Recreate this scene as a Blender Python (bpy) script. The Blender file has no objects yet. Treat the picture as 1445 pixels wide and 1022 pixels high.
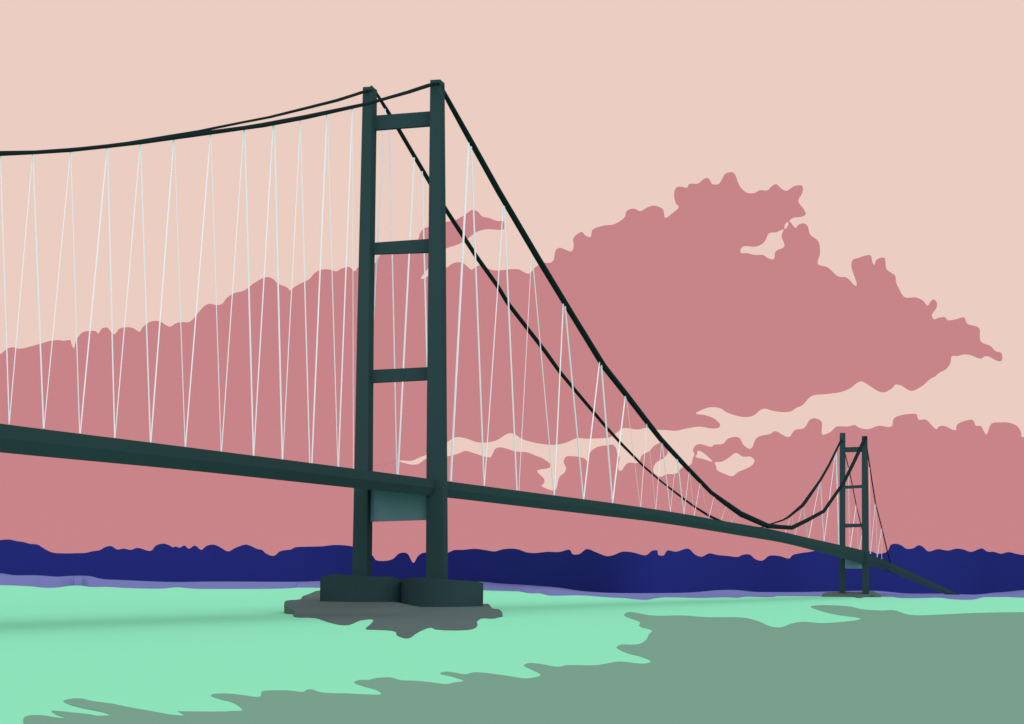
import bpy, bmesh, math
from mathutils import Vector
from mathutils.geometry import tessellate_polygon

scene = bpy.context.scene
col = scene.collection

# ------------------------------------------------------------------ camera
F = 2746.0; CX = 722.5; CY = 826.0; CAMZ = 8.5          # focal length and principal point in photo pixels
PHI = math.atan(0.009)                                   # slight roll of the camera
AX = Vector((math.cos(PHI), 0, math.sin(PHI)))
AY = Vector((-math.sin(PHI), 0, math.cos(PHI)))
EYE = Vector((0, 0, CAMZ))
cam_d = bpy.data.cameras.new('camera')
cam = bpy.data.objects.new('camera', cam_d); col.objects.link(cam)
cam_d.sensor_width = 36; cam_d.lens = 36 * F / 1445
cam_d.shift_y = (CY - 511) / 1445
cam_d.clip_start = 1; cam_d.clip_end = 80000
from mathutils import Matrix
m = Matrix((AX, AY, Vector((0, -1, 0)))).transposed().to_4x4()
m.translation = EYE
cam.matrix_world = m
scene.camera = cam

def ray(u, v):
    return AX * ((u - CX) / F) + AY * ((CY - v) / F) + Vector((0, 1, 0))
def atY(u, v, Y):
    return EYE + ray(u, v) * Y
def atZ(u, v, z=0.0):
    d = ray(u, v)
    return EYE + d * ((z - CAMZ) / d.z)

# bridge frame: S runs along the deck, W across it to the left
TH = math.atan(757.5 / F)
A = Vector((math.sin(TH), math.cos(TH), 0))
B = Vector((-math.cos(TH), math.sin(TH), 0))
O = atY(616, 826, 574.0); O.z = 0
def sw(p):
    q = p - O
    return q.dot(A), q.dot(B)
def at_s(u, v, s):                                       # ray meets the plane across the deck at s
    d = ray(u, v)
    return EYE + d * ((s - (EYE - O).dot(A)) / d.dot(A))
def at_w(u, v, w):                                       # ray meets the plane along the deck at w
    d = ray(u, v)
    return EYE + d * ((w - (EYE - O).dot(B)) / d.dot(B))
def pt(s, w, z):
    p = O + A * s + B * w; p.z = z
    return p
S1 = sw(at_w(1220.5, 700, 0))[0]                         # far tower
W0 = sw(at_s(518, 400, 0))[1]; W1 = sw(at_s(1189, 720, S1))[1]
def at_far(u, v):                                        # the left hand cable plane
    w = W0
    for _ in range(6):
        p = at_w(u, v, w)
        w = W0 + (W1 - W0) * sw(p)[0] / S1
    return at_w(u, v, w)

# ------------------------------------------------------------------ materials
def lin(c):
    c /= 255.0
    return c / 12.92 if c <= 0.04045 else ((c + 0.055) / 1.055) ** 2.4
SKY = (235, 205, 193)
def mat(name, alb):
    m = bpy.data.materials.new(name); m.use_nodes = True
    nt = m.node_tree; nt.nodes.clear()
    o = nt.nodes.new('ShaderNodeOutputMaterial'); d = nt.nodes.new('ShaderNodeBsdfDiffuse')
    d.inputs['Color'].default_value = (*[min(a, 0.95) for a in alb], 1)
    nt.links.new(d.outputs[0], o.inputs[0])
    return m
M_WATER = mat('pale_green_water', (0.206, 0.706, 0.50))
M_WATER_DARK = mat('grey_green_water', (0.1433, 0.3236, 0.2666))
M_CLOUD = mat('rose_cloud', (0.4147, 0.1989, 0.2325))
M_TREES = mat('navy_woodland', (0.0156, 0.0245, 0.176))
M_SHORE = mat('violet_shore', (0.135, 0.175, 0.452))
M_STEEL = mat('dark_teal_concrete', (0.0238, 0.0535, 0.065))
M_PORTAL = mat('light_teal_concrete', (0.1402, 0.2644, 0.3521))
M_CABLE = mat('near_black_cable', (0.0085, 0.0205, 0.0245))
M_HANG = mat('pale_hanger_wire', (0.75, 0.80, 0.95))
M_ROCK = mat('grey_shoal', (0.081, 0.133, 0.141))

# ------------------------------------------------------------------ helpers
def tag(o, label=None, cat=None, group=None, kind=None):
    if label: o['label'] = label
    if cat: o['category'] = cat
    if group: o['group'] = group
    if kind: o['kind'] = kind
    return o
def link(name, bm, material, parent=None):
    bmesh.ops.recalc_face_normals(bm, faces=bm.faces[:])
    me = bpy.data.meshes.new(name); bm.to_mesh(me); bm.free()
    me.materials.append(material)
    o = bpy.data.objects.new(name, me); col.objects.link(o)
    if parent is not None:
        o.parent = parent
        o.matrix_parent_inverse = Matrix.Translation(-abs_loc(parent))
    return o
def abs_loc(o):
    return Vector(o['_at'])
def crom(pts, closed=False, n=4):                        # centripetal Catmull-Rom through the points
    P = [Vector(p) for p in pts]; N = len(P); out = []
    rng = N if closed else N - 1
    for i in range(rng):
        p1, p2 = P[i % N], P[(i + 1) % N]
        if closed: p0, p3 = P[(i - 1) % N], P[(i + 2) % N]
        else:
            p0 = P[i - 1] if i > 0 else p1 * 2 - p2
            p3 = P[i + 2] if i + 2 < N else p2 * 2 - p1
        t0 = 0.0
        t1 = t0 + max((p1 - p0).length, 1e-4) ** .5
        t2 = t1 + max((p2 - p1).length, 1e-4) ** .5
        t3 = t2 + max((p3 - p2).length, 1e-4) ** .5
        for k in range(n):
            t = t1 + (t2 - t1) * k / n
            a1 = p0 * ((t1 - t) / (t1 - t0)) + p1 * ((t - t0) / (t1 - t0))
            a2 = p1 * ((t2 - t) / (t2 - t1)) + p2 * ((t - t1) / (t2 - t1))
            a3 = p2 * ((t3 - t) / (t3 - t2)) + p3 * ((t - t2) / (t3 - t2))
            b1 = a1 * ((t2 - t) / (t2 - t0)) + a2 * ((t - t0) / (t2 - t0))
            b2 = a2 * ((t3 - t) / (t3 - t1)) + a3 * ((t - t1) / (t3 - t1))
            out.append(b1 * ((t2 - t) / (t2 - t1)) + b2 * ((t - t1) / (t2 - t1)))
    if not closed: out.append(P[-1].copy())
    return out
def interp(tab, x):
    if x <= tab[0][0]: return tab[0][1]
    for (a, b), (c, d) in zip(tab, tab[1:]):
        if x <= c: return b + (d - b) * (x - a) / (c - a) if c > a else d
    return tab[-1][1]
def tube(bm, pts, radii, n=8):
    rings = []
    for i, p in enumerate(pts):
        t = (pts[min(i + 1, len(pts) - 1)] - pts[max(i - 1, 0)]).normalized()
        x = t.cross(Vector((0, 0, 1)))
        if x.length < 1e-3: x = Vector((1, 0, 0))
        x.normalize(); y = x.cross(t).normalized()
        rings.append([bm.verts.new(p + (x * math.cos(2 * math.pi * k / n) + y * math.sin(2 * math.pi * k / n)) * radii[i]) for k in range(n)])
    for a, b in zip(rings, rings[1:]):
        for k in range(n):
            bm.faces.new((a[k], a[(k + 1) % n], b[(k + 1) % n], b[k]))
    bm.faces.new(rings[0]); bm.faces.new(rings[-1])
def hexa(bm, c):                                         # eight corners: four below, four above
    v = [bm.verts.new(p) for p in c]
    for f in ((0, 1, 2, 3), (4, 5, 6, 7), (0, 1, 5, 4), (1, 2, 6, 5), (2, 3, 7, 6), (3, 0, 4, 7)):
        bm.faces.new([v[i] for i in f])

# ------------------------------------------------------------------ sky light
w = bpy.data.worlds.new('World'); scene.world = w; w.use_nodes = True
bg = w.node_tree.nodes['Background']
bg.inputs[0].default_value = (*[lin(c) for c in SKY], 1); bg.inputs[1].default_value = 1.0
sd = bpy.data.lights.new('sun', 'SUN'); sun = bpy.data.objects.new('sun', sd); col.objects.link(sun)
sd.energy = 2.4; sd.angle = math.radians(110); sd.color = (1, 0.98, 0.95)
el = math.radians(38); hz = Vector((0.27, -1, 0)).normalized()        # high behind the camera
to_sun = hz * math.cos(el) + Vector((0, 0, math.sin(el)))
sun.rotation_euler = to_sun.to_track_quat('Z', 'Y').to_euler()
scene.view_settings.view_transform = 'Standard'; scene.view_settings.look = 'None'
scene.view_settings.exposure = 0; scene.view_settings.gamma = 1

# ------------------------------------------------------------------ water
bm = bmesh.new()
bm.faces.new([bm.verts.new(p) for p in ((-9000, -800, 0), (9000, -800, 0), (9000, 10000, 0), (-9000, 10000, 0))])
tag(link('water', bm, M_WATER), 'pale mint green estuary water spreading under the bridge', kind='structure')
PATCH = [(35,1030),(33.3,1013.7),(40.5,1009.7),(63,1009.7),(75.6,1011.9),(92.7,1013.3),(79.2,1008.3),(72.5,1003.2),(81,1003.2),(104.4,1005.6),(126,1007.9),(138.5,1010),(155,1008.8),(140.3,1004),(118.7,999.8),(97,993.9),(89.4,989.4),(100.8,986),(115,985.8),(129.5,989),(158.3,993),(180,997.5),(216,1003.8),(245,1008.9),(259.8,1009.2),(250.8,1003.8),(240,1000.7),(223,997),(212,992.6),(223,991.2),(240,993),(261.6,997),(297.6,1003.4),(315.6,1004.3),(324.6,1003.4),(342.2,1002),(330,992),(312,987),(297.6,981.6),(301,979.5),(326.4,979),(342.6,980.9),(367.7,982.7),(369.5,975.9),(380.3,974.4),(407.3,974.4),(428.9,976.2),(432.5,973.7),(438.8,972.8),(452.3,976.8),(466.7,978.2),(488,978.4),(510.6,979.7),(538.5,979.2),(532.2,974),(516,969.3),(499.8,963),(507,959.7),(521.4,959.4),(526.8,957.6),(541.2,956),(552,956.1),(564.6,959.7),(588,960.8),(609.5,963),(631,965.3),(641.9,963),(654.2,960.8),(638.3,954.9),(621.2,950.4),(627.5,947.9),(642,949.3),(657.2,951.5),(667.1,949),(678,949),(713.9,953.4),(735,956.8),(745.7,957.3),(763.3,952.5),(749.8,944.8),(739.4,939.2),(744.6,936),(760.2,936.5),(787.2,941),(799.6,938.8),(841,938.8),(857.8,936),(874.4,933.6),(909.7,936.5),(918.4,933.4),(905.5,927.2),(882.7,921),(870.2,913.7),(874.4,910.2),(901.4,909),(911.8,902.9),(915.9,895),(920.5,890.2),(901.8,883.6),(903.4,878.8),(880.6,868.6),(884.8,864.3),(895,864.3),(911.8,867.6),(928.4,869),(961.6,868.6),(1000,871.1),(1049.3,871.7),(1070.8,877),(1086.2,883.7),(1101.6,885.3),(1117,880),(1132.4,877.6),(1163.2,879.4),(1215.6,873.3),(1172.5,866.2),(1143.2,856.3),(1154,854.2),(1200.2,856),(1215.6,859.7),(1243.3,861.6),(1261.8,861.3),(1283.3,867.7),(1332.6,867),(1369.6,865.3),(1445,864),(1620,866),(1700,900),(1700,1180),(60,1180)]
def sheet_on_water(outline, z):
    px = crom(outline, True, 4)
    bm = bmesh.new()
    vs = [bm.verts.new(atZ(p[0], p[1], z)) for p in px]
    for t in tessellate_polygon([[Vector((p[0], p[1], 0)) for p in px]]):
        try: bm.faces.new([vs[i] for i in t])
        except ValueError: pass
    return bm
tag(link('water', sheet_on_water([(a, b, 0) for a, b in PATCH], 0.02), M_WATER_DARK), 'darker grey green patch of water with a ragged edge across the foreground', kind='structure')  # darker grey green sheet laid just above the pale water

# ------------------------------------------------------------------ far shore and woodland
TREE_TOP = [(-500,768),(-420,760),(-350,770),(-280,764),(-200,774),(-140,768),(-80,774),(-30,764),(0,762.2),(8.3,761.4),(15.6,761.8),(22.8,763.5),(33,765),(42.6,767.6),(53,768.6),(62.3,774.3),(73.7,779.7),(91.3,781),(108,780.7),(120.4,780.3),(130.8,778),(141,776.3),(148.4,772.2),(156.7,770.7),(165.5,775.5),(174.4,774.3),(184.8,776),(194,773.2),(212.8,777.4),(220,770),(230.4,767.2),(238.7,769.5),(244,772.4),(248,771.3),(253.3,773),(260.5,770),(266.3,774.3),(275,770),(284,776),(291,770.7),(301,768.6),(309.4,771.6),(322,778.2),(332.3,773.2),(346.8,768.6),(355,771),(363.4,774.9),(369.6,776),(375.9,781.5),(386.7,784.4),(394.6,778.4),(402.9,776.3),(410,775.7),(416.4,772.6),(432,771.6),(454.8,771),(469.3,769.3),(481.8,769.3),(496.3,771),(512,775),(525.8,784.2),(530.5,790.4),(544,791.5),(554.4,788.8),(562.7,781.5),(570.4,779.9),(575.6,782),(583.3,794.4),(590,784.6),(598.4,779.9),(616,783),(632.2,780),(641,776.3),(653.4,776),(670,774.5),(684.6,776.3),(698,778.2),(709.5,775.3),(724,774.3),(732.3,775.7),(742.7,779.4),(755,780.5),(771.8,778.8),(789.4,779),(804,776),(808,782),(817.4,782),(827.8,774.9),(840.3,779),(856.6,784.9),(867,783),(877.4,778.8),(892,779.4),(911.6,783.6),(920,777.4),(927.6,777),(928.9,783),(936.5,783.8),(941.7,777),(954.2,778.6),(971.2,774.3),(981,782.6),(989.9,785.7),(1000.9,781),(1012.3,783.2),(1026.8,784.6),(1041.4,785.9),(1047.6,783.2),(1058,782.6),(1065.2,788.8),(1074.6,791.3),(1079.8,788.8),(1085,784.6),(1099.5,784.6),(1113.6,788.2),(1118.2,783.6),(1130.6,780.5),(1142,779),(1160,776),(1185,782),(1205,776),(1228,777.8),(1238.4,781.5),(1251.9,778.4),(1257,769),(1263.3,767.4),(1271.6,769.5),(1278.9,774.3),(1288.2,774),(1296.5,769.5),(1302.8,772.2),(1310,778.2),(1323.5,775),(1338,777),(1349.5,774.3),(1358.8,775.3),(1370.2,778.8),(1385.8,774),(1393,778.4),(1402.4,778.8),(1412.8,781.5),(1423.2,779.2),(1435.6,782),(1445,783.2),(1470,780),(1500,786),(1540,778),(1590,785),(1650,776),(1720,784),(1800,778),(1900,784)]
SH_TOP = [(-500,806),(-200,807),(0,809),(18.7,811.6),(52,812),(83,813.9),(95.5,812.9),(124.6,812.9),(145.3,817.2),(170,818.5),(195,819.7),(243,821.4),(300,820.8),(420,821),(455,820),(560,820),(679,821),(705.3,823.5),(746.8,826),(790.4,829.5),(819.5,833.8),(860,836.7),(960.4,836.7),(985,835.5),(1012.3,833),(1039.3,832.8),(1064,835.3),(1089,835.7),(1140,835.5),(1234,833.8),(1261,836),(1277.9,837.6),(1331.8,837.8),(1375.4,839.2),(1402.4,836.5),(1423,835),(1445,832.8),(1900,834)]
SH_BOT = [(-500,827),(-200,827),(0,826),(18.7,826.4),(47.7,828),(60,829.5),(81,829.3),(95.5,827.2),(113,826.2),(126.6,828.4),(153.6,828.4),(176.5,829.9),(230.4,830.7),(250,829),(274,831),(300,831.3),(398.7,830.7),(419.5,829.3),(433,827.2),(451.6,827.8),(560,830),(682,830.7),(707.4,833.4),(725,833.4),(746.8,837.4),(763.4,837.8),(773.8,840.5),(817.4,840.3),(860,843.2),(879.4,844.2),(912.7,846.7),(923,844.8),(937.6,843.2),(985.3,844),(1026.8,843.2),(1041.4,843.8),(1051.8,842.3),(1089,842.8),(1101.6,840.5),(1124.4,839.6),(1145,841),(1200,840.6),(1244.6,840.3),(1253,840.7),(1267.5,843.8),(1298.6,844.2),(1327.7,843.8),(1340,845.5),(1373.4,846.3),(1392,842),(1408.6,840.9),(1425.3,842.8),(1445,843.6),(1900,846)]
DEPTH = [(-500,4300),(430,4300),(560,4050),(682,3500),(770,2830),(820,2470),(850,2310),(880,2250),(920,2230),(980,2245),(1060,2320),(1150,2450),(1300,2460),(1370,2540),(1420,2700),(1500,2850),(1900,2850)]
def dense(tab):
    return [(p[0], p[1]) for p in crom([(a, b, 0) for a, b in tab], False, 5)]
DEPTH = dense(DEPTH)
tt, st, sb = dense(TREE_TOP), dense(SH_TOP), dense(SH_BOT)
us = sorted(set([round(-500 + 4 * i, 2) for i in range(601)] + [round(p[0], 2) for p in tt if -500 < p[0] < 1900]))
bm = bmesh.new(); prev = None
for u in us:
    Y = interp(DEPTH, u)
    b0 = atZ(u, interp(sb, u), 0.03)
    if not 0 < b0.y < Y - 450: b0 = atZ(u, CY + 0.009 * (u - CX) + CAMZ * F / (Y - 450), 0.03)
    top = atY(u, interp(st, u), Y)
    back = top + Vector((0, 1600, 0))
    ring = [bm.verts.new(p) for p in (b0 - Vector((0, 0, max(b0.z + .8, .8))), b0, top, back, Vector((back.x, back.y, -1)))]
    if prev:
        for i in range(4): bm.faces.new((prev[i], ring[i], ring[i + 1], prev[i + 1]))
    prev = ring
tag(link('shore', bm, M_SHORE), 'low violet shore below the distant woodland', kind='structure')
bm = bmesh.new(); prev = None
for u in us:
    Y = interp(DEPTH, u)
    base = atY(u, interp(st, u), Y - 1.0); top = atY(u, interp(tt, u), Y - 1.0)
    d = Vector((0, 1, 0))
    tb_ = EYE + (top - EYE) * (1 + 240 / Y) - Vector((0, 0, 9)); bb_ = EYE + (base - EYE) * (1 + 240 / Y)
    ring = [bm.verts.new(p) for p in (base, top, (top * 3 + tb_) / 4 + Vector((0, 0, 1.2)), tb_, bb_)]
    if prev:
        for i in range(5): bm.faces.new((prev[i], ring[i], ring[(i + 1) % 5], prev[(i + 1) % 5]))
    else: bm.faces.new(ring)
    prev = ring
bm.faces.new(prev)
tag(link('woodland', bm, M_TREES), 'dark navy band of distant trees along the far shore', 'woodland', kind='stuff')

# ------------------------------------------------------------------ clouds, many kilometres off and over a kilometre thick
UPPER = [(-60,500),(-30,506),(0,500),(10.8,491.7),(19.4,490.2),(27,492.3),(43,489),(58,484.8),(71,481.2),(81.8,480),(90.4,481),(99,480),(100.7,484.8),(104,491.7),(106.5,483.7),(109,477.3),(117.3,468.7),(127,467.2),(134.5,467.2),(139,470.8),(143.7,463.7),(151.7,462.6),(156.7,468.7),(161.4,471.9),(169,463.7),(186,462.4),(197.3,468.2),(201,462.2),(212,454.3),(224.9,453.4),(239.3,461.1),(249.6,455.8),(258,454.7),(267,454.5),(276,446.3),(288.5,431.7),(296.3,428.9),(306,430.8),(313.5,428.7),(320,420.7),(329.6,414.2),(344.7,410),(357.6,400.3),(372.7,392),(379,391.2),(385.6,393.8),(391,399.6),(406,406.3),(408.8,410),(415.7,405),(428.6,398),(436,394.4),(444.7,384.8),(454.4,380.5),(465,380.5),(474.9,383),(481.3,379.4),(493.2,377),(500.7,383),(505,377.7),(518,374),(530.5,371),(536,359.8),(548,352),(575,347),(589,341),(592.5,329.5),(598,322.4),(604.8,320.5),(615,317),(629,313.4),(642,311.2),(650.6,306.3),(659.2,301),(666.8,296.1),(674.3,299),(680.8,305.8),(689.4,307.5),(701.2,311.8),(710.9,312.7),(713.5,315.5),(712.6,322),(706.6,324.5),(687.2,323.7),(672,327.8),(659.2,337.7),(646.3,345.2),(630.2,350.4),(615,358),(606,376),(599,385.4),(594,393),(596.8,393.6),(604,389.7),(616,384),(630.2,377.9),(637.7,372.5),(647.4,370),(655,372.5),(665.7,380.7),(672.2,375.8),(680.8,375),(693.7,381),(706.6,381.6),(719.5,380),(732.4,380.5),(746,386.5),(756,376.8),(766.4,371),(776,371),(781,367.5),(784,353.5),(789.6,349.8),(806.4,354.8),(809.6,347.3),(809.2,336),(821,327.5),(826.4,332.9),(833.5,334.4),(836,324.7),(851,318.7),(866.2,316.7),(877,310.7),(882.3,305.3),(883.4,299.3),(889.9,295),(896.3,295),(903.2,298.2),(913.5,292.8),(922.8,290.3),(935.5,295.6),(938.7,307.5),(950,300),(957.7,292.4),(953.4,286.4),(951.2,273),(954.4,264.9),(960.9,263.4),(969.5,264.9),(972.7,259.7),(984.6,259.3),(995.3,251.5),(1000.7,252.6),(1004.6,259.5),(1013.6,260),(1018,254.7),(1023.3,245.5),(1035,243.8),(1041.6,258),(1044.5,263.4),(1053.7,272),(1064.5,272.6),(1072,268.7),(1083.2,268.7),(1089.2,262.7),(1095.3,260.1),(1102.2,266),(1109.7,269.4),(1120.4,263),(1131.9,262.3),(1132.3,272),(1126.5,283.8),(1134.4,295.6),(1137,302.7),(1130,306.4),(1119.4,307.5),(1114,312.4),(1116.8,315),(1122.6,322),(1126.9,317.2),(1134.4,315.4),(1139.8,319.3),(1143,331),(1154.9,340.8),(1157,359),(1153.8,372.5),(1167.8,377.4),(1182.9,390.3),(1194.7,391.8),(1206.5,403.2),(1209,402.8),(1201.8,378.5),(1201.6,371),(1204.2,366.3),(1211.7,364),(1220.3,361),(1228.5,360.4),(1231,370),(1233.7,374),(1236.5,367),(1241.8,364.3),(1248.3,364.3),(1250.9,379.8),(1263.4,389.5),(1264.4,398),(1268.7,407.8),(1276.7,419.6),(1293.5,420),(1303.2,425),(1309,431.5),(1313.9,424.6),(1317.6,422.8),(1321.9,427),(1321.5,434.7),(1315,444.4),(1317.8,450.8),(1325.8,448.2),(1334.4,448.2),(1336.5,451.9),(1348.4,450.8),(1360.6,448.2),(1364.9,456.9),(1381.7,463),(1383.9,482),(1397.9,488.5),(1404.3,495.4),(1413.3,498.6),(1413.3,509.4),(1407.5,509.6),(1396.8,504),(1390.3,502.9),(1383.9,506.3),(1371,501.8),(1361.3,500.3),(1351.6,502.5),(1343,502.9),(1341.3,512.2),(1335.4,520.8),(1324.7,526.8),(1319.3,531.5),(1312.9,534.8),(1302,544.4),(1289.2,551.3),(1282.7,550.9),(1272,544.4),(1263.4,543),(1260,547),(1248.3,553.7),(1239.7,552.4),(1226.8,544.4),(1214.3,538.4),(1198.8,548.7),(1185.9,553.5),(1166.5,556.3),(1145.3,559),(1132.4,571.9),(1123.8,575.8),(1115.2,581),(1102.3,581.6),(1089.4,579.6),(1078.6,576.8),(1072.2,579.4),(1063.5,586.5),(1052.8,588.7),(1039.9,587),(1024.8,581.6),(1016.2,576.4),(1004.4,574.7),(994.7,576.8),(981.8,583.7),(994.7,585.9),(1007.6,590.8),(1016.2,599.4),(1014,603.7),(1003.3,604.8),(988.2,602.2),(971,604.4),(953.8,608),(938.7,607),(925.8,606.5),(913,603.7),(900.6,606.3),(879,604.5),(870.5,610.6),(861.9,617),(846.8,618.7),(827.5,619.2),(813.5,618.7),(799.5,624.6),(784.4,627.8),(767,627),(750,623.9),(735.8,619.2),(727.2,613.4),(719.7,611.6),(712.2,614.2),(701.4,621.3),(686.3,624.6),(672.3,624),(660.5,619.8),(643.3,617),(631.5,624),(617,633),(602,641.8),(591.6,646),(580.9,650.4),(564.7,650),(545,654.5),(518,662),(511,700),(510,832),(-60,832)]
UH1 = [(1085.4,329.4),(1095.7,327.9),(1105.4,324),(1102.8,333.3),(1106.9,347.9),(1094.6,354.8),(1091.8,366),(1082.8,363.9),(1077.4,360.2),(1064.5,359.8),(1054.8,357.4),(1045.6,357),(1045,352.7),(1048.8,348),(1067.7,348),(1078.5,341.9)]
UH2 = [(1111.8,313.5),(1108.2,316),(1107.1,323),(1109.7,322),(1112.5,316)]
LOWER = [(504,700),(505,660),(512,642),(545,646),(562,651),(572.3,654),(580.9,655.8),(590.6,654.7),(601.8,647),(617,646),(631.5,644),(645.4,640.7),(657.3,636.4),(669,639.6),(691.7,645.6),(695,640.7),(699.2,633.2),(706.8,631.4),(727.2,637),(744.4,638.5),(755.2,642.8),(768,648.2),(776.7,655.8),(775.6,660),(757.8,664.4),(768,676.2),(768,681.6),(764.2,685.5),(780,692.3),(784.2,691.3),(789.6,673),(796,667.6),(798.9,660.7),(795.4,652.5),(798.2,645),(806.8,643.9),(824,646.7),(829.4,651.5),(832.5,639),(842.5,631),(853.3,628.9),(865,627.8),(869,632),(871.6,641.8),(874.4,645),(872.2,661),(875.9,664.8),(885.6,653.6),(900.6,653),(906,642.4),(916.8,636.4),(922.2,630),(934,625.2),(942.6,638.5),(936,647),(925.4,653.6),(921.7,665.4),(930.8,673),(941.5,669.3),(954.4,668.2),(962,660),(975,655.3),(977.9,645.7),(980,641.5),(977.9,635),(981.8,628.5),(988.2,626.8),(1004.4,630.6),(1007.6,627.8),(1020.5,626.3),(1027,619.4),(1037.7,616.6),(1044.2,618.8),(1049.6,628.5),(1059.7,633.4),(1067.9,617.7),(1087.2,612.3),(1093.7,608.5),(1113,617),(1121.7,607),(1134.6,604.2),(1143,592.3),(1149.6,590.4),(1159.3,595),(1160.4,613.4),(1172,609.5),(1180.2,602.3),(1196.6,602),(1206.3,600),(1211.7,603.3),(1224.6,605.9),(1239.7,601),(1258,602),(1261.2,590.8),(1269.8,586.5),(1284.9,584.2),(1293.5,585),(1296.3,592.3),(1306.4,592.3),(1321.5,605.9),(1324.7,602.2),(1332.2,601),(1348.4,607.4),(1350.5,599.4),(1360.2,594.5),(1373,592.8),(1377,601),(1383.9,601.2),(1391.8,613.4),(1399,598),(1411.8,596.2),(1424.8,596.9),(1435.5,601.6),(1440.9,610.2),(1441.5,616),(1460,617),(1520,606),(1600,625),(1700,650),(1700,832),(504,832)]
LH1 = [(983.9,637),(988.2,636.7),(994.7,641),(1005.4,651.5),(992.5,647.9),(981.5,644.6),(983.9,641)]
LH2 = [(1008.7,652.8),(1018.4,651.7),(1029,645.7),(1038.2,639.2),(1048.5,644.6),(1059.2,644.6),(1064.6,650),(1061.4,656.5),(1050.6,662.5),(1042,666),(1033.4,672.2),(1024.8,669.8),(1011.5,662.9),(1010.8,658.6)]
def cloud(loops, Y, thick, label):
    bm = bmesh.new(); L = [crom([(a, b, 0) for a, b in l], True, 4) for l in loops]
    fr = [[bm.verts.new(atY(p[0], p[1], Y)) for p in l] for l in L]
    bk = [[bm.verts.new(atY(p[0], p[1], Y + thick)) for p in l] for l in L]     # widens slightly towards its back
    f, b = sum(fr, []), sum(bk, [])
    for t in tessellate_polygon([[Vector((p[0], p[1], 0)) for p in l] for l in L]):
        for vs in (f, b):
            try: bm.faces.new([vs[i] for i in t])
            except ValueError: pass
    for l, k in zip(fr, bk):
        for i in range(len(l)):
            j = (i + 1) % len(l)
            bm.faces.new((l[i], l[j], k[j], k[i]))
    return tag(link('cloud', bm, M_CLOUD), label, 'cloud', 'rose clouds')
cloud([UPPER, UH1, UH2], 26000, 900, 'big dusky pink cloud reaching highest, rising from left edge to a ragged right tip')
cloud([LOWER, LH1, LH2], 26003, 900, 'low dusky pink cloud bank resting on the navy woodland along the horizon')

# ------------------------------------------------------------------ grey shoals
def shoal(outline, ydepth, zlow, label, ymax):
    px = crom([(a, b, 0) for a, b in outline], True, 3)
    bm = bmesh.new(); vs = [bm.verts.new(p) for p in px]
    for t in tessellate_polygon([px]):
        try: bm.faces.new([vs[i] for i in t])
        except ValueError: pass
    for _ in range(5):
        bmesh.ops.subdivide_edges(bm, edges=[e for e in bm.edges if e.calc_length() > 5], cuts=1)
        bmesh.ops.triangulate(bm, faces=bm.faces[:])
    for v in bm.verts:
        u, y = v.co.x, v.co.y
        q = atZ(u, y, zlow); yw = q.y if 0 < q.y < ymax else ymax
        v.co = atY(u, y, min(ydepth(u, y), yw))
    ed = [e for e in bm.edges if e.is_boundary]
    r = bmesh.ops.extrude_edge_only(bm, edges=ed)
    for g in r['geom']:
        if isinstance(g, bmesh.types.BMVert): g.co.z = -1.0
    return tag(link('shoal', bm, M_ROCK), label, kind='structure')
NEAR_ROCK = [(470,831),(452,833.4),(446,834),(436.8,838),(426.5,842),(424.3,845.5),(403.7,847.8),(401,851.2),(406,857.4),(412.8,859.2),(415.6,864.2),(413.5,868.8),(416.3,871),(444.8,872.2),(463,878),(481.3,882),(492.8,881.8),(508.7,875.6),(527,874.7),(522.5,881.3),(516,887),(517.9,888.2),(536,888.9),(558.5,891.6),(560,896.2),(570.4,900.3),(577.3,900.3),(591,891.6),(608,885.5),(615,888.2),(659.5,888.9),(670.9,885.9),(673.9,881.3),(672.7,878),(678.9,872.9),(698.3,872.7),(709,865.8),(704.7,860),(694.9,858.5),(689.2,852.3),(680,852.3),(665,846),(600,842),(540,836)]
shoal(NEAR_ROCK, lambda u, v: interp([(830,900),(834,860),(845,740),(851,620),(855,572),(858,553),(864,533),(872,505),(905,330)], v + 6 * max(0, min(1, (592 - u) / 34)) * max(0, min(1, (866 - v) / 8))), 0.06, 'grey rocky shoal round the near tower piers', 900)
FAR_ROCK = [(1159.5,839.8),(1165.8,836),(1183.4,834.5),(1186.5,832.4),(1189.6,834.5),(1224,834.5),(1229,833.4),(1234,835.5),(1243.6,839.8),(1234,840.3),(1228,839.6),(1221.8,841),(1216.6,843.8),(1208.3,843.8),(1203,841.3),(1176,841)]
shoal(FAR_ROCK, lambda u, v: interp([(832,1925),(836,1915),(842,1880),(844,1830)], v), 0.06, 'small grey shoal at the foot of the far tower', 2050)

# ------------------------------------------------------------------ the bridge
bridge = bpy.data.objects.new('suspension_bridge', None); col.objects.link(bridge)
base = pt(0, W0 / 2, 0); bridge.location = base; bridge['_at'] = tuple(base)
tag(bridge, 'dark teal suspension bridge with two portal towers and pale zigzag hangers', 'bridge')

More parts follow.
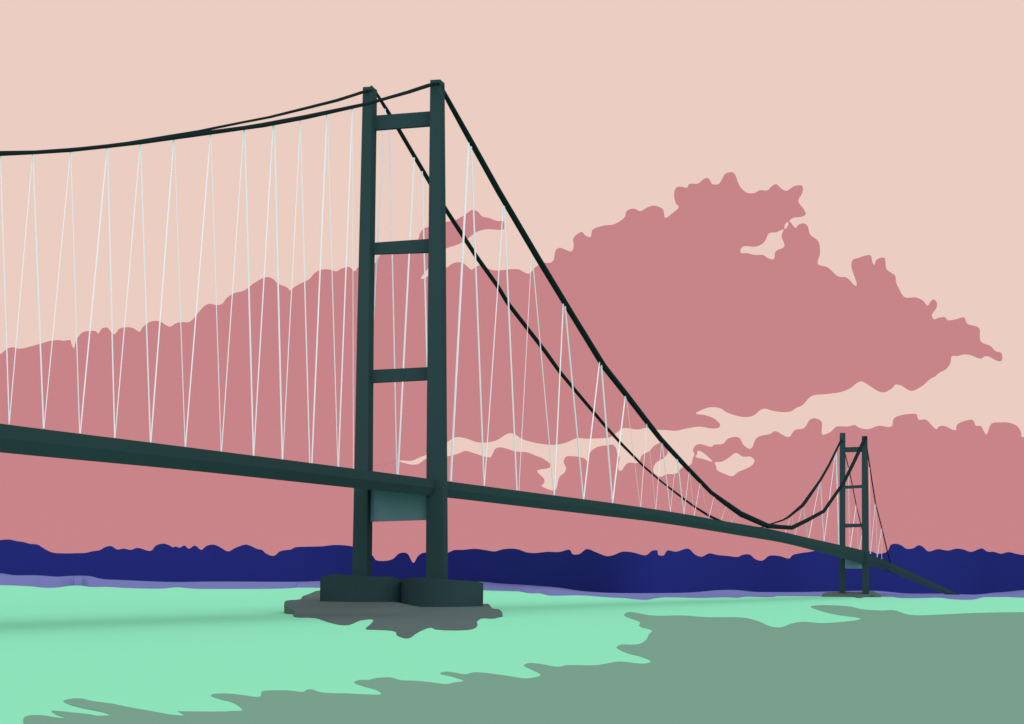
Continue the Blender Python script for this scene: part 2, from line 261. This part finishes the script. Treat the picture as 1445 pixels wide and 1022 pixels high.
def leg(s0, b, left, right, parent):
    # left, right: (v, u) tables of the two outlines
    bm = bmesh.new(); rings = []
    v0 = left[0][0]; v1 = left[-1][0]; n = 8
    for i in range(n + 1):
        v = v0 + (v1 - v0) * i / n
        fl = at_s(interp(left, v), v, s0 - b / 2)
        br = at_s(interp(right, v), v, s0 + b / 2)
        wl, wr = sw(fl)[1], sw(br)[1]
        rings.append([bm.verts.new(pt(s, w_, fl.z)) for s, w_ in ((s0 - b / 2, wl), (s0 - b / 2, wr), (s0 + b / 2, wr), (s0 + b / 2, wl))])
    for a, c in zip(rings, rings[1:]):
        for k in range(4): bm.faces.new((a[k], a[(k + 1) % 4], c[(k + 1) % 4], c[k]))
    bm.faces.new(rings[0]); bm.faces.new(rings[-1])
    return link('leg', bm, M_STEEL, parent)
def beam(name, s0, b, l, r, material, parent, ext=0.9):
    # l = (u, vtop, vbottom) at the left end, r at the right end
    bm = bmesh.new(); cs = []
    for (u, vt, vb), e in ((l, ext), (r, -ext)):
        t = at_s(u, vt, s0 - b / 2); bo = at_s(u, vb, s0 + b / 2)
        w_ = sw(t)[1] + e
        cs.append((w_, t.z, bo.z))
    (wl, tl, bl), (wr, tr, br) = cs
    s_, e_ = s0 - b / 2, s0 + b / 2
    hexa(bm, [pt(s_, wl, bl), pt(s_, wr, br), pt(e_, wr, br), pt(e_, wl, bl), pt(s_, wl, tl), pt(s_, wr, tr), pt(e_, wr, tr), pt(e_, wl, tl)])
    return link(name, bm, material, parent)
def tower(s0, w_mid):
    t = bpy.data.objects.new('tower', None); col.objects.link(t)
    p = pt(s0, w_mid, 0); t['_at'] = tuple(p); t.parent = bridge
    t.matrix_parent_inverse = Matrix.Translation(-base); t.location = p
    return t
BW = 4.5
t1 = tower(0, W0 / 2)
leg(0, BW, [(123,512),(290,508),(500,503),(700,499.3),(824,496.5)], [(123,532.3),(185,531.3),(460,527.5),(700,526),(824,524.6)], t1)
leg(0, BW, [(113,607),(300,605),(600,602),(828,600.8)], [(113,627.5),(300,629),(560,630.5),(828,632.3)], t1)
beam('cross_beam', 1.25, 1.6, (531.5,163,185), (607,157,179), M_STEEL, t1)
beam('cross_beam', 1.25, 1.6, (530,342.4,359.8), (605,337,357.5), M_STEEL, t1)
beam('cross_beam', 1.25, 1.6, (528,522,541), (603,518,537), M_STEEL, t1)
beam('portal_beam', 1.25, 1.6, (526,684,736.5), (604,684,733.8), M_PORTAL, t1)
t2 = tower(S1, W1 / 2)
leg(S1, BW, [(611,1185),(850,1184.2)], [(611,1193),(850,1193)], t2)
leg(S1, BW, [(615.4,1216),(700,1216),(850,1216.8)], [(615.4,1224),(700,1225.6),(850,1226.5)], t2)
beam('cross_beam', S1, BW - .8, (1193,631.3,638.4), (1216,630.5,638), M_STEEL, t2, .4)
beam('cross_beam', S1, BW - .8, (1193,685.6,690), (1216,684.4,688.8), M_STEEL, t2, .4)
beam('cross_beam', S1, BW - .8, (1193,739.2,744.8), (1216.3,739,743.8), M_STEEL, t2, .4)
beam('portal_beam', S1, BW - .6, (1193,784,802.5), (1216.5,784,802.5), M_PORTAL, t2, .4)

# round piers: the visible rim follows (u, vtop)
def pier(u0, u1, Yc, rim, parent):
    c0 = atY((u0 + u1) / 2, 826, Yc); r = (u1 - u0) / 2 * Yc / F
    bm = bmesh.new(); tops = []; bots = []
    N = 48; vm = sum(v for _, v in rim) / len(rim)
    for k in range(N):
        a = 2 * math.pi * k / N
        p = Vector((c0.x + r * math.cos(a), c0.y + r * 0.97 * math.sin(a), 0))
        u = CX + F * (p.x / p.y)
        v = interp(rim, u)
        z = atY(u, v, p.y).z if p.y < Yc + 1 else atY(u, v, Yc).z
        tops.append(bm.verts.new((p.x, p.y, z))); bots.append(bm.verts.new((p.x, p.y, -1.5)))
    ct = bm.verts.new((c0.x, c0.y, atY((u0 + u1) / 2, vm, Yc).z))
    for k in range(N):
        j = (k + 1) % N
        bm.faces.new((tops[k], tops[j], bots[j], bots[k])); bm.faces.new((tops[k], tops[j], ct))
    bm.faces.new(bots)
    return link('pier', bm, M_STEEL, parent)
pier(452, 582, at_s(511, 826, 0).y + 1.5, [(452,815.5),(471,809.6),(497,812),(525,813.6),(555,813.6),(567,820),(582,822)], t1)
pier(566, 682, 573, [(566,820.5),(574,815),(600,815),(632,818),(665,820),(675,821),(682,823.5)], t1)

# deck
TOP = [(-600,515),(-300,557),(0,597.8),(260,630.6),(500,661.5),(631.5,679.2),(750,695),(864,710),(965.2,725.3),(1016.8,734.7),(1050,740.3),(1080.5,745.6),(1107.9,751.4),(1139.9,759),(1184.8,769),(1217.7,777),(1228,781.5),(1243.6,788.8),(1256,794)]
BOT = [(-600,574),(-300,607),(0,638.6),(260,663.4),(500,689),(631.5,702.5),(750,716.4),(840,726.9),(933,738.2),(1050,756.9),(1109.4,767.3),(1184.8,787),(1226,798.5),(1253,805.4),(1257,806.5)]
KW = 1.2
zt = sorted((sw(p)[0], p.z) for p in (at_w(u, v, 0) for u, v in [(p[0], p[1]) for p in crom([(a, b, 0) for a, b in TOP], False, 6)]))
zb = sorted((sw(p)[0], p.z) for p in (at_w(u, v, KW) for u, v in [(p[0], p[1]) for p in crom([(a, b, 0) for a, b in BOT], False, 6)]))
sa, se = zt[0][0], zt[-1][0]
bm = bmesh.new(); prev = None
def station(front_top, back, bot_z, wd):
    z = front_top.z
    def q(w_, zz):
        p = front_top + back * w_; p.z = zz
        return bm.verts.new(p)
    th = z - bot_z
    return [q(0, z), q(0.2, z - th * .5), q(KW, bot_z), q(wd * .6, z - th * .62), q(wd + .8, z - th * .35), q(wd, z)]
rings = []
n = 240
for i in range(n + 1):
    s = sa + (se - sa) * i / n
    rings.append(station(pt(s, 0, interp(zt, s)), B, interp(zb, s), 20.0))
K = at_w(1256, 794, 0); YK = K.y
TAIL = [(1256,794,806.3),(1270,800.4,812),(1290.3,809.5,820.5),(1307,817.4,827.4),(1320,823.5,833),(1329.8,828.2,837),(1340,833,840.5),(1356,840,843)]
E = atY(1356, 840, YK + 120)
td = (E - K); td.z = 0; td.normalize(); tb = Vector((-td.y, td.x, 0))
for i, (u, vt, vb) in enumerate(TAIL[1:], 1):
    f = (u - 1256) / 100
    Yf = YK + 120 * f
    p = atY(u, vt, Yf)
    g = min(1, f * 2); bk = (B * (1 - g) + tb * g).normalized()
    wd = 20 - 8 * g
    rings.append(station(p, bk, min(atY(u, vb, Yf + KW).z, p.z - .6), wd))
for a, c in zip(rings, rings[1:]):
    for k in range(6): bm.faces.new((a[k], a[(k + 1) % 6], c[(k + 1) % 6], c[k]))
bm.faces.new(rings[0]); bm.faces.new(rings[-1])
link('deck', bm, M_STEEL, bridge)

# main cables: (u, v, width in photo pixels, plane)
def cable(name, lst, fn, parent, front=None, n=1):
    bm = bmesh.new(); P = []; R = []
    for e in lst:
        u, v, wpx = e[:3]
        p = at_s(u, v, e[3]) if len(e) > 3 else fn(u, v)
        P.append(p); R.append(wpx * .5 * p.y / F)
    tube(bm, P, R, 10)
    return link(name, bm, M_CABLE, parent)
near = lambda u, v: at_w(u, v, 0)
FACE = -BW / 2 - .5
cable('main_cable', [(-600,226,12),(-300,222,9),(0,216.8,7.5),(50,215.2,5.8),(99,211.9,6.2),(150,207,5.2),(200,201,5.8),(245,194.4,6.4),(300,186.8,6.4),(345,180.6,6),(370,176.9,6.8),(430,165.7,6.6),(500,150.6,5.2),(522,145.8,4.8),(540,140.4,4.4),(575,130.5,5),(604,121,5.4),(611,118.8,4.6,FACE),(617,118.6,1.2,FACE)], near, bridge)
cable('main_cable', [(617,117,3),(621.5,121,5),(633,143,7),(660,191.5,8),(703,269,8.4),(760,366,8.6),(806,442,8.2),(852,517,8.4),(884,557.5,8),(916,599,7.6),(932,619.5,7.2),(968,658.5,6.5),(1003.5,695,5.8),(1025,711,7.6),(1045.5,725.5,8.2),(1083,742.2,7.4),(1100,743.8,6.4),(1117.5,744.8,6.2),(1140,733.8,5.6),(1162.5,721.4,5),(1176,702,4.6),(1190.5,681.5,4.6),(1206,650,5),(1220,620,5,S1 + FACE),(1222.5,617,4,S1 + FACE)], near, bridge)
cable('main_cable', [(1220,618,2,S1),(1223.3,632,2),(1230.7,680.7,1.8),(1235.6,711,1.7),(1244,744,1.6),(1256.3,795,1.8)], near, bridge)
cable('main_cable', [(-600,226,8),(-300,222,7),(0,216.6,5),(50,214.9,4.5),(99,211.4,4.5),(150,206,4.5),(180,202,4),(228,194.2,4.2),(245,191.3,4),(280,185.8,4.2),(300,181.4,3.7),(345,172.3,3.4),(380,165.6,3.6),(425,154.5,4),(475,142,4.4),(500,134.1,4.3),(511,130.4,4.3),(517,128.9,4.2,FACE),(526,127.2,1.2,FACE)], at_far, bridge)
cable('main_cable', [(524,122,3),(531,131.6,4),(549.7,161.6,5.6),(562.7,183,5.8),(606.4,257.3,6),(629.5,296.5,6),(672,361.8,6.2),(702,403.7,6),(717,428.5,6),(770,497,5.8),(790,525,5.4),(807,545.5,5),(837,581,4.6),(855.4,603,4.4),(876,625.6,4),(908,658,3),(933,679.4,2.6),(962,702,3),(980,715.2,3),(1000.7,728.2,3.6),(1017,735.5,3),(1046,744,2),(1075,744.6,1.6),(1086.6,740,2),(1104.8,734,2.4),(1112.5,729.8,3.4),(1132.3,713.5,5),(1136.8,707.5,5),(1157.4,678,3.6),(1169.5,657,3.4),(1181.8,631.8,3),(1187,621,3)], at_far, bridge)
cable('main_cable', [(1189,622,1.2),(1192.8,641.6,1.4),(1200,671,1.3),(1208.7,715,1.3),(1219,757,1.3)], at_far, bridge)

# hangers
N_, F_ = near, at_far
H = [(0.5,218,13,598.7,1.6,0),(46,216,13,598.7,1.2,0),(46.3,216,61.5,604.6,2,0),(99.5,213,62,604.6,1.2,0),(99.8,213,112.3,611.6,1.3,0),(151.2,208,113.2,611.6,1.7,0),(151.7,208,161.8,618,1.8,0),(197.8,203,162.2,618,1.3,0),(198.2,203,212.2,624.2,1.7,0),(245.2,196.5,212.8,624.2,1.8,0),(246,196.5,261.2,630.6,1.1,0),(297,189.5,261.6,630.6,1.6,0),(297.6,189.5,312,637.2,1.1,0),(343.8,183.5,312.6,637.2,1.2,0),(345.2,183.5,357.6,643.3,2,0),(385.2,176.5,358,643.3,1.5,0),(387,176.5,398.4,648.4,2.1,0),(424,168.5,399,648.4,1.1,0),(423.6,168.5,437,653.4,1.5,0),(461.2,160.5,440,653.8,1.8,0),(461.8,160.5,476.8,658.8,1.1,0),(497,152.5,477.4,658.8,1.6,0),(497.6,152.5,498.6,661.5,1,0),
(543.5,151,514.7,675,1.9,1),(549.3,161,560.3,678,1.6,1),(584.5,219,561.2,678,2.2,1),(595.6,238,607,685,1.8,1),(661,202,636,679.6,2.7,0),(664.8,207,683.2,685.5,2,0),(710.2,290,683.6,685.5,1.2,0),(711.4,291,729.4,691.9,1.9,0),(750,360,732.2,692,1,0),(751,361,781.8,698.9,1.2,0),(794.8,429,782.1,698.9,1.5,0),(797.3,432,823.2,704.4,1.8,0),(846,511,823.6,704.4,1.5,0),(848.5,515,864.2,709.8,2,0),(882.3,558.5,864.4,709.8,1.6,0),(883.6,559.5,903.4,715.4,.8,0),(912.7,597,904,715.4,.9,0),(913.3,598,925.2,718.8,.55,0),(933.6,625,925.4,718.8,.75,0),(934.6,626.5,945.8,722.2,1.2,0),(954,647.5,946,722.2,.55,0),(955.6,647.5,965,725.8,1.4,0),(972.5,665,965.2,725.8,.75,0),(973.4,666,979.4,727.9,.5,0),(988,681,979.6,727.9,.7,0),(988.6,682,1000,731,.5,0),(1007.6,701,1000.2,731,.75,0),(1008.6,702,1017.3,733.8,.5,0),(1024.4,715,1018,733.8,.45,0),(1025,715,1031.8,737,.45,0),(1037.8,726,1032,737,.4,0),(1038.6,727,1042,738.6,.55,0),
(1116.3,728,1106.7,755,.6,1),(1117.4,727,1121.9,757.5,.7,1),(1132.4,716,1121.2,757.5,.5,1),(1133.6,714.5,1140.6,763,1.2,1),(1156.8,680.5,1140.6,763,.9,1),(1157.8,680,1162.7,769,1.1,1),(1179,638,1162.2,769,.9,1),(1179.8,638,1183.9,774,1.5,1),
(1197,660,1199,777,.9,1),(1208,713,1199.4,777,.9,1),(1208.7,714,1211.4,781,.6,1),(1217.4,749,1211.7,781,.6,1),(1227,660,1227.8,781.5,.9,0),(1235,711,1228.6,781.8,.6,0),(1235.8,712,1237.6,786,.8,0),(1244,746,1238,786.2,.6,0),(1244.6,747,1244.2,789.2,.6,0)]
for (u0, v0, u1, v1, wpx, far) in H:
    fn = F_ if far else N_
    wk = .57 if wpx > 1 else .42
    a, b = fn(u0, v0), fn(u1, v1)
    bm = bmesh.new()
    tube(bm, [a, b], [wpx * wk * a.y / F, wpx * wk * b.y / F], 6)
    link('hanger', bm, M_HANG, bridge)
for o in (bridge, t1, t2):
    del o['_at']
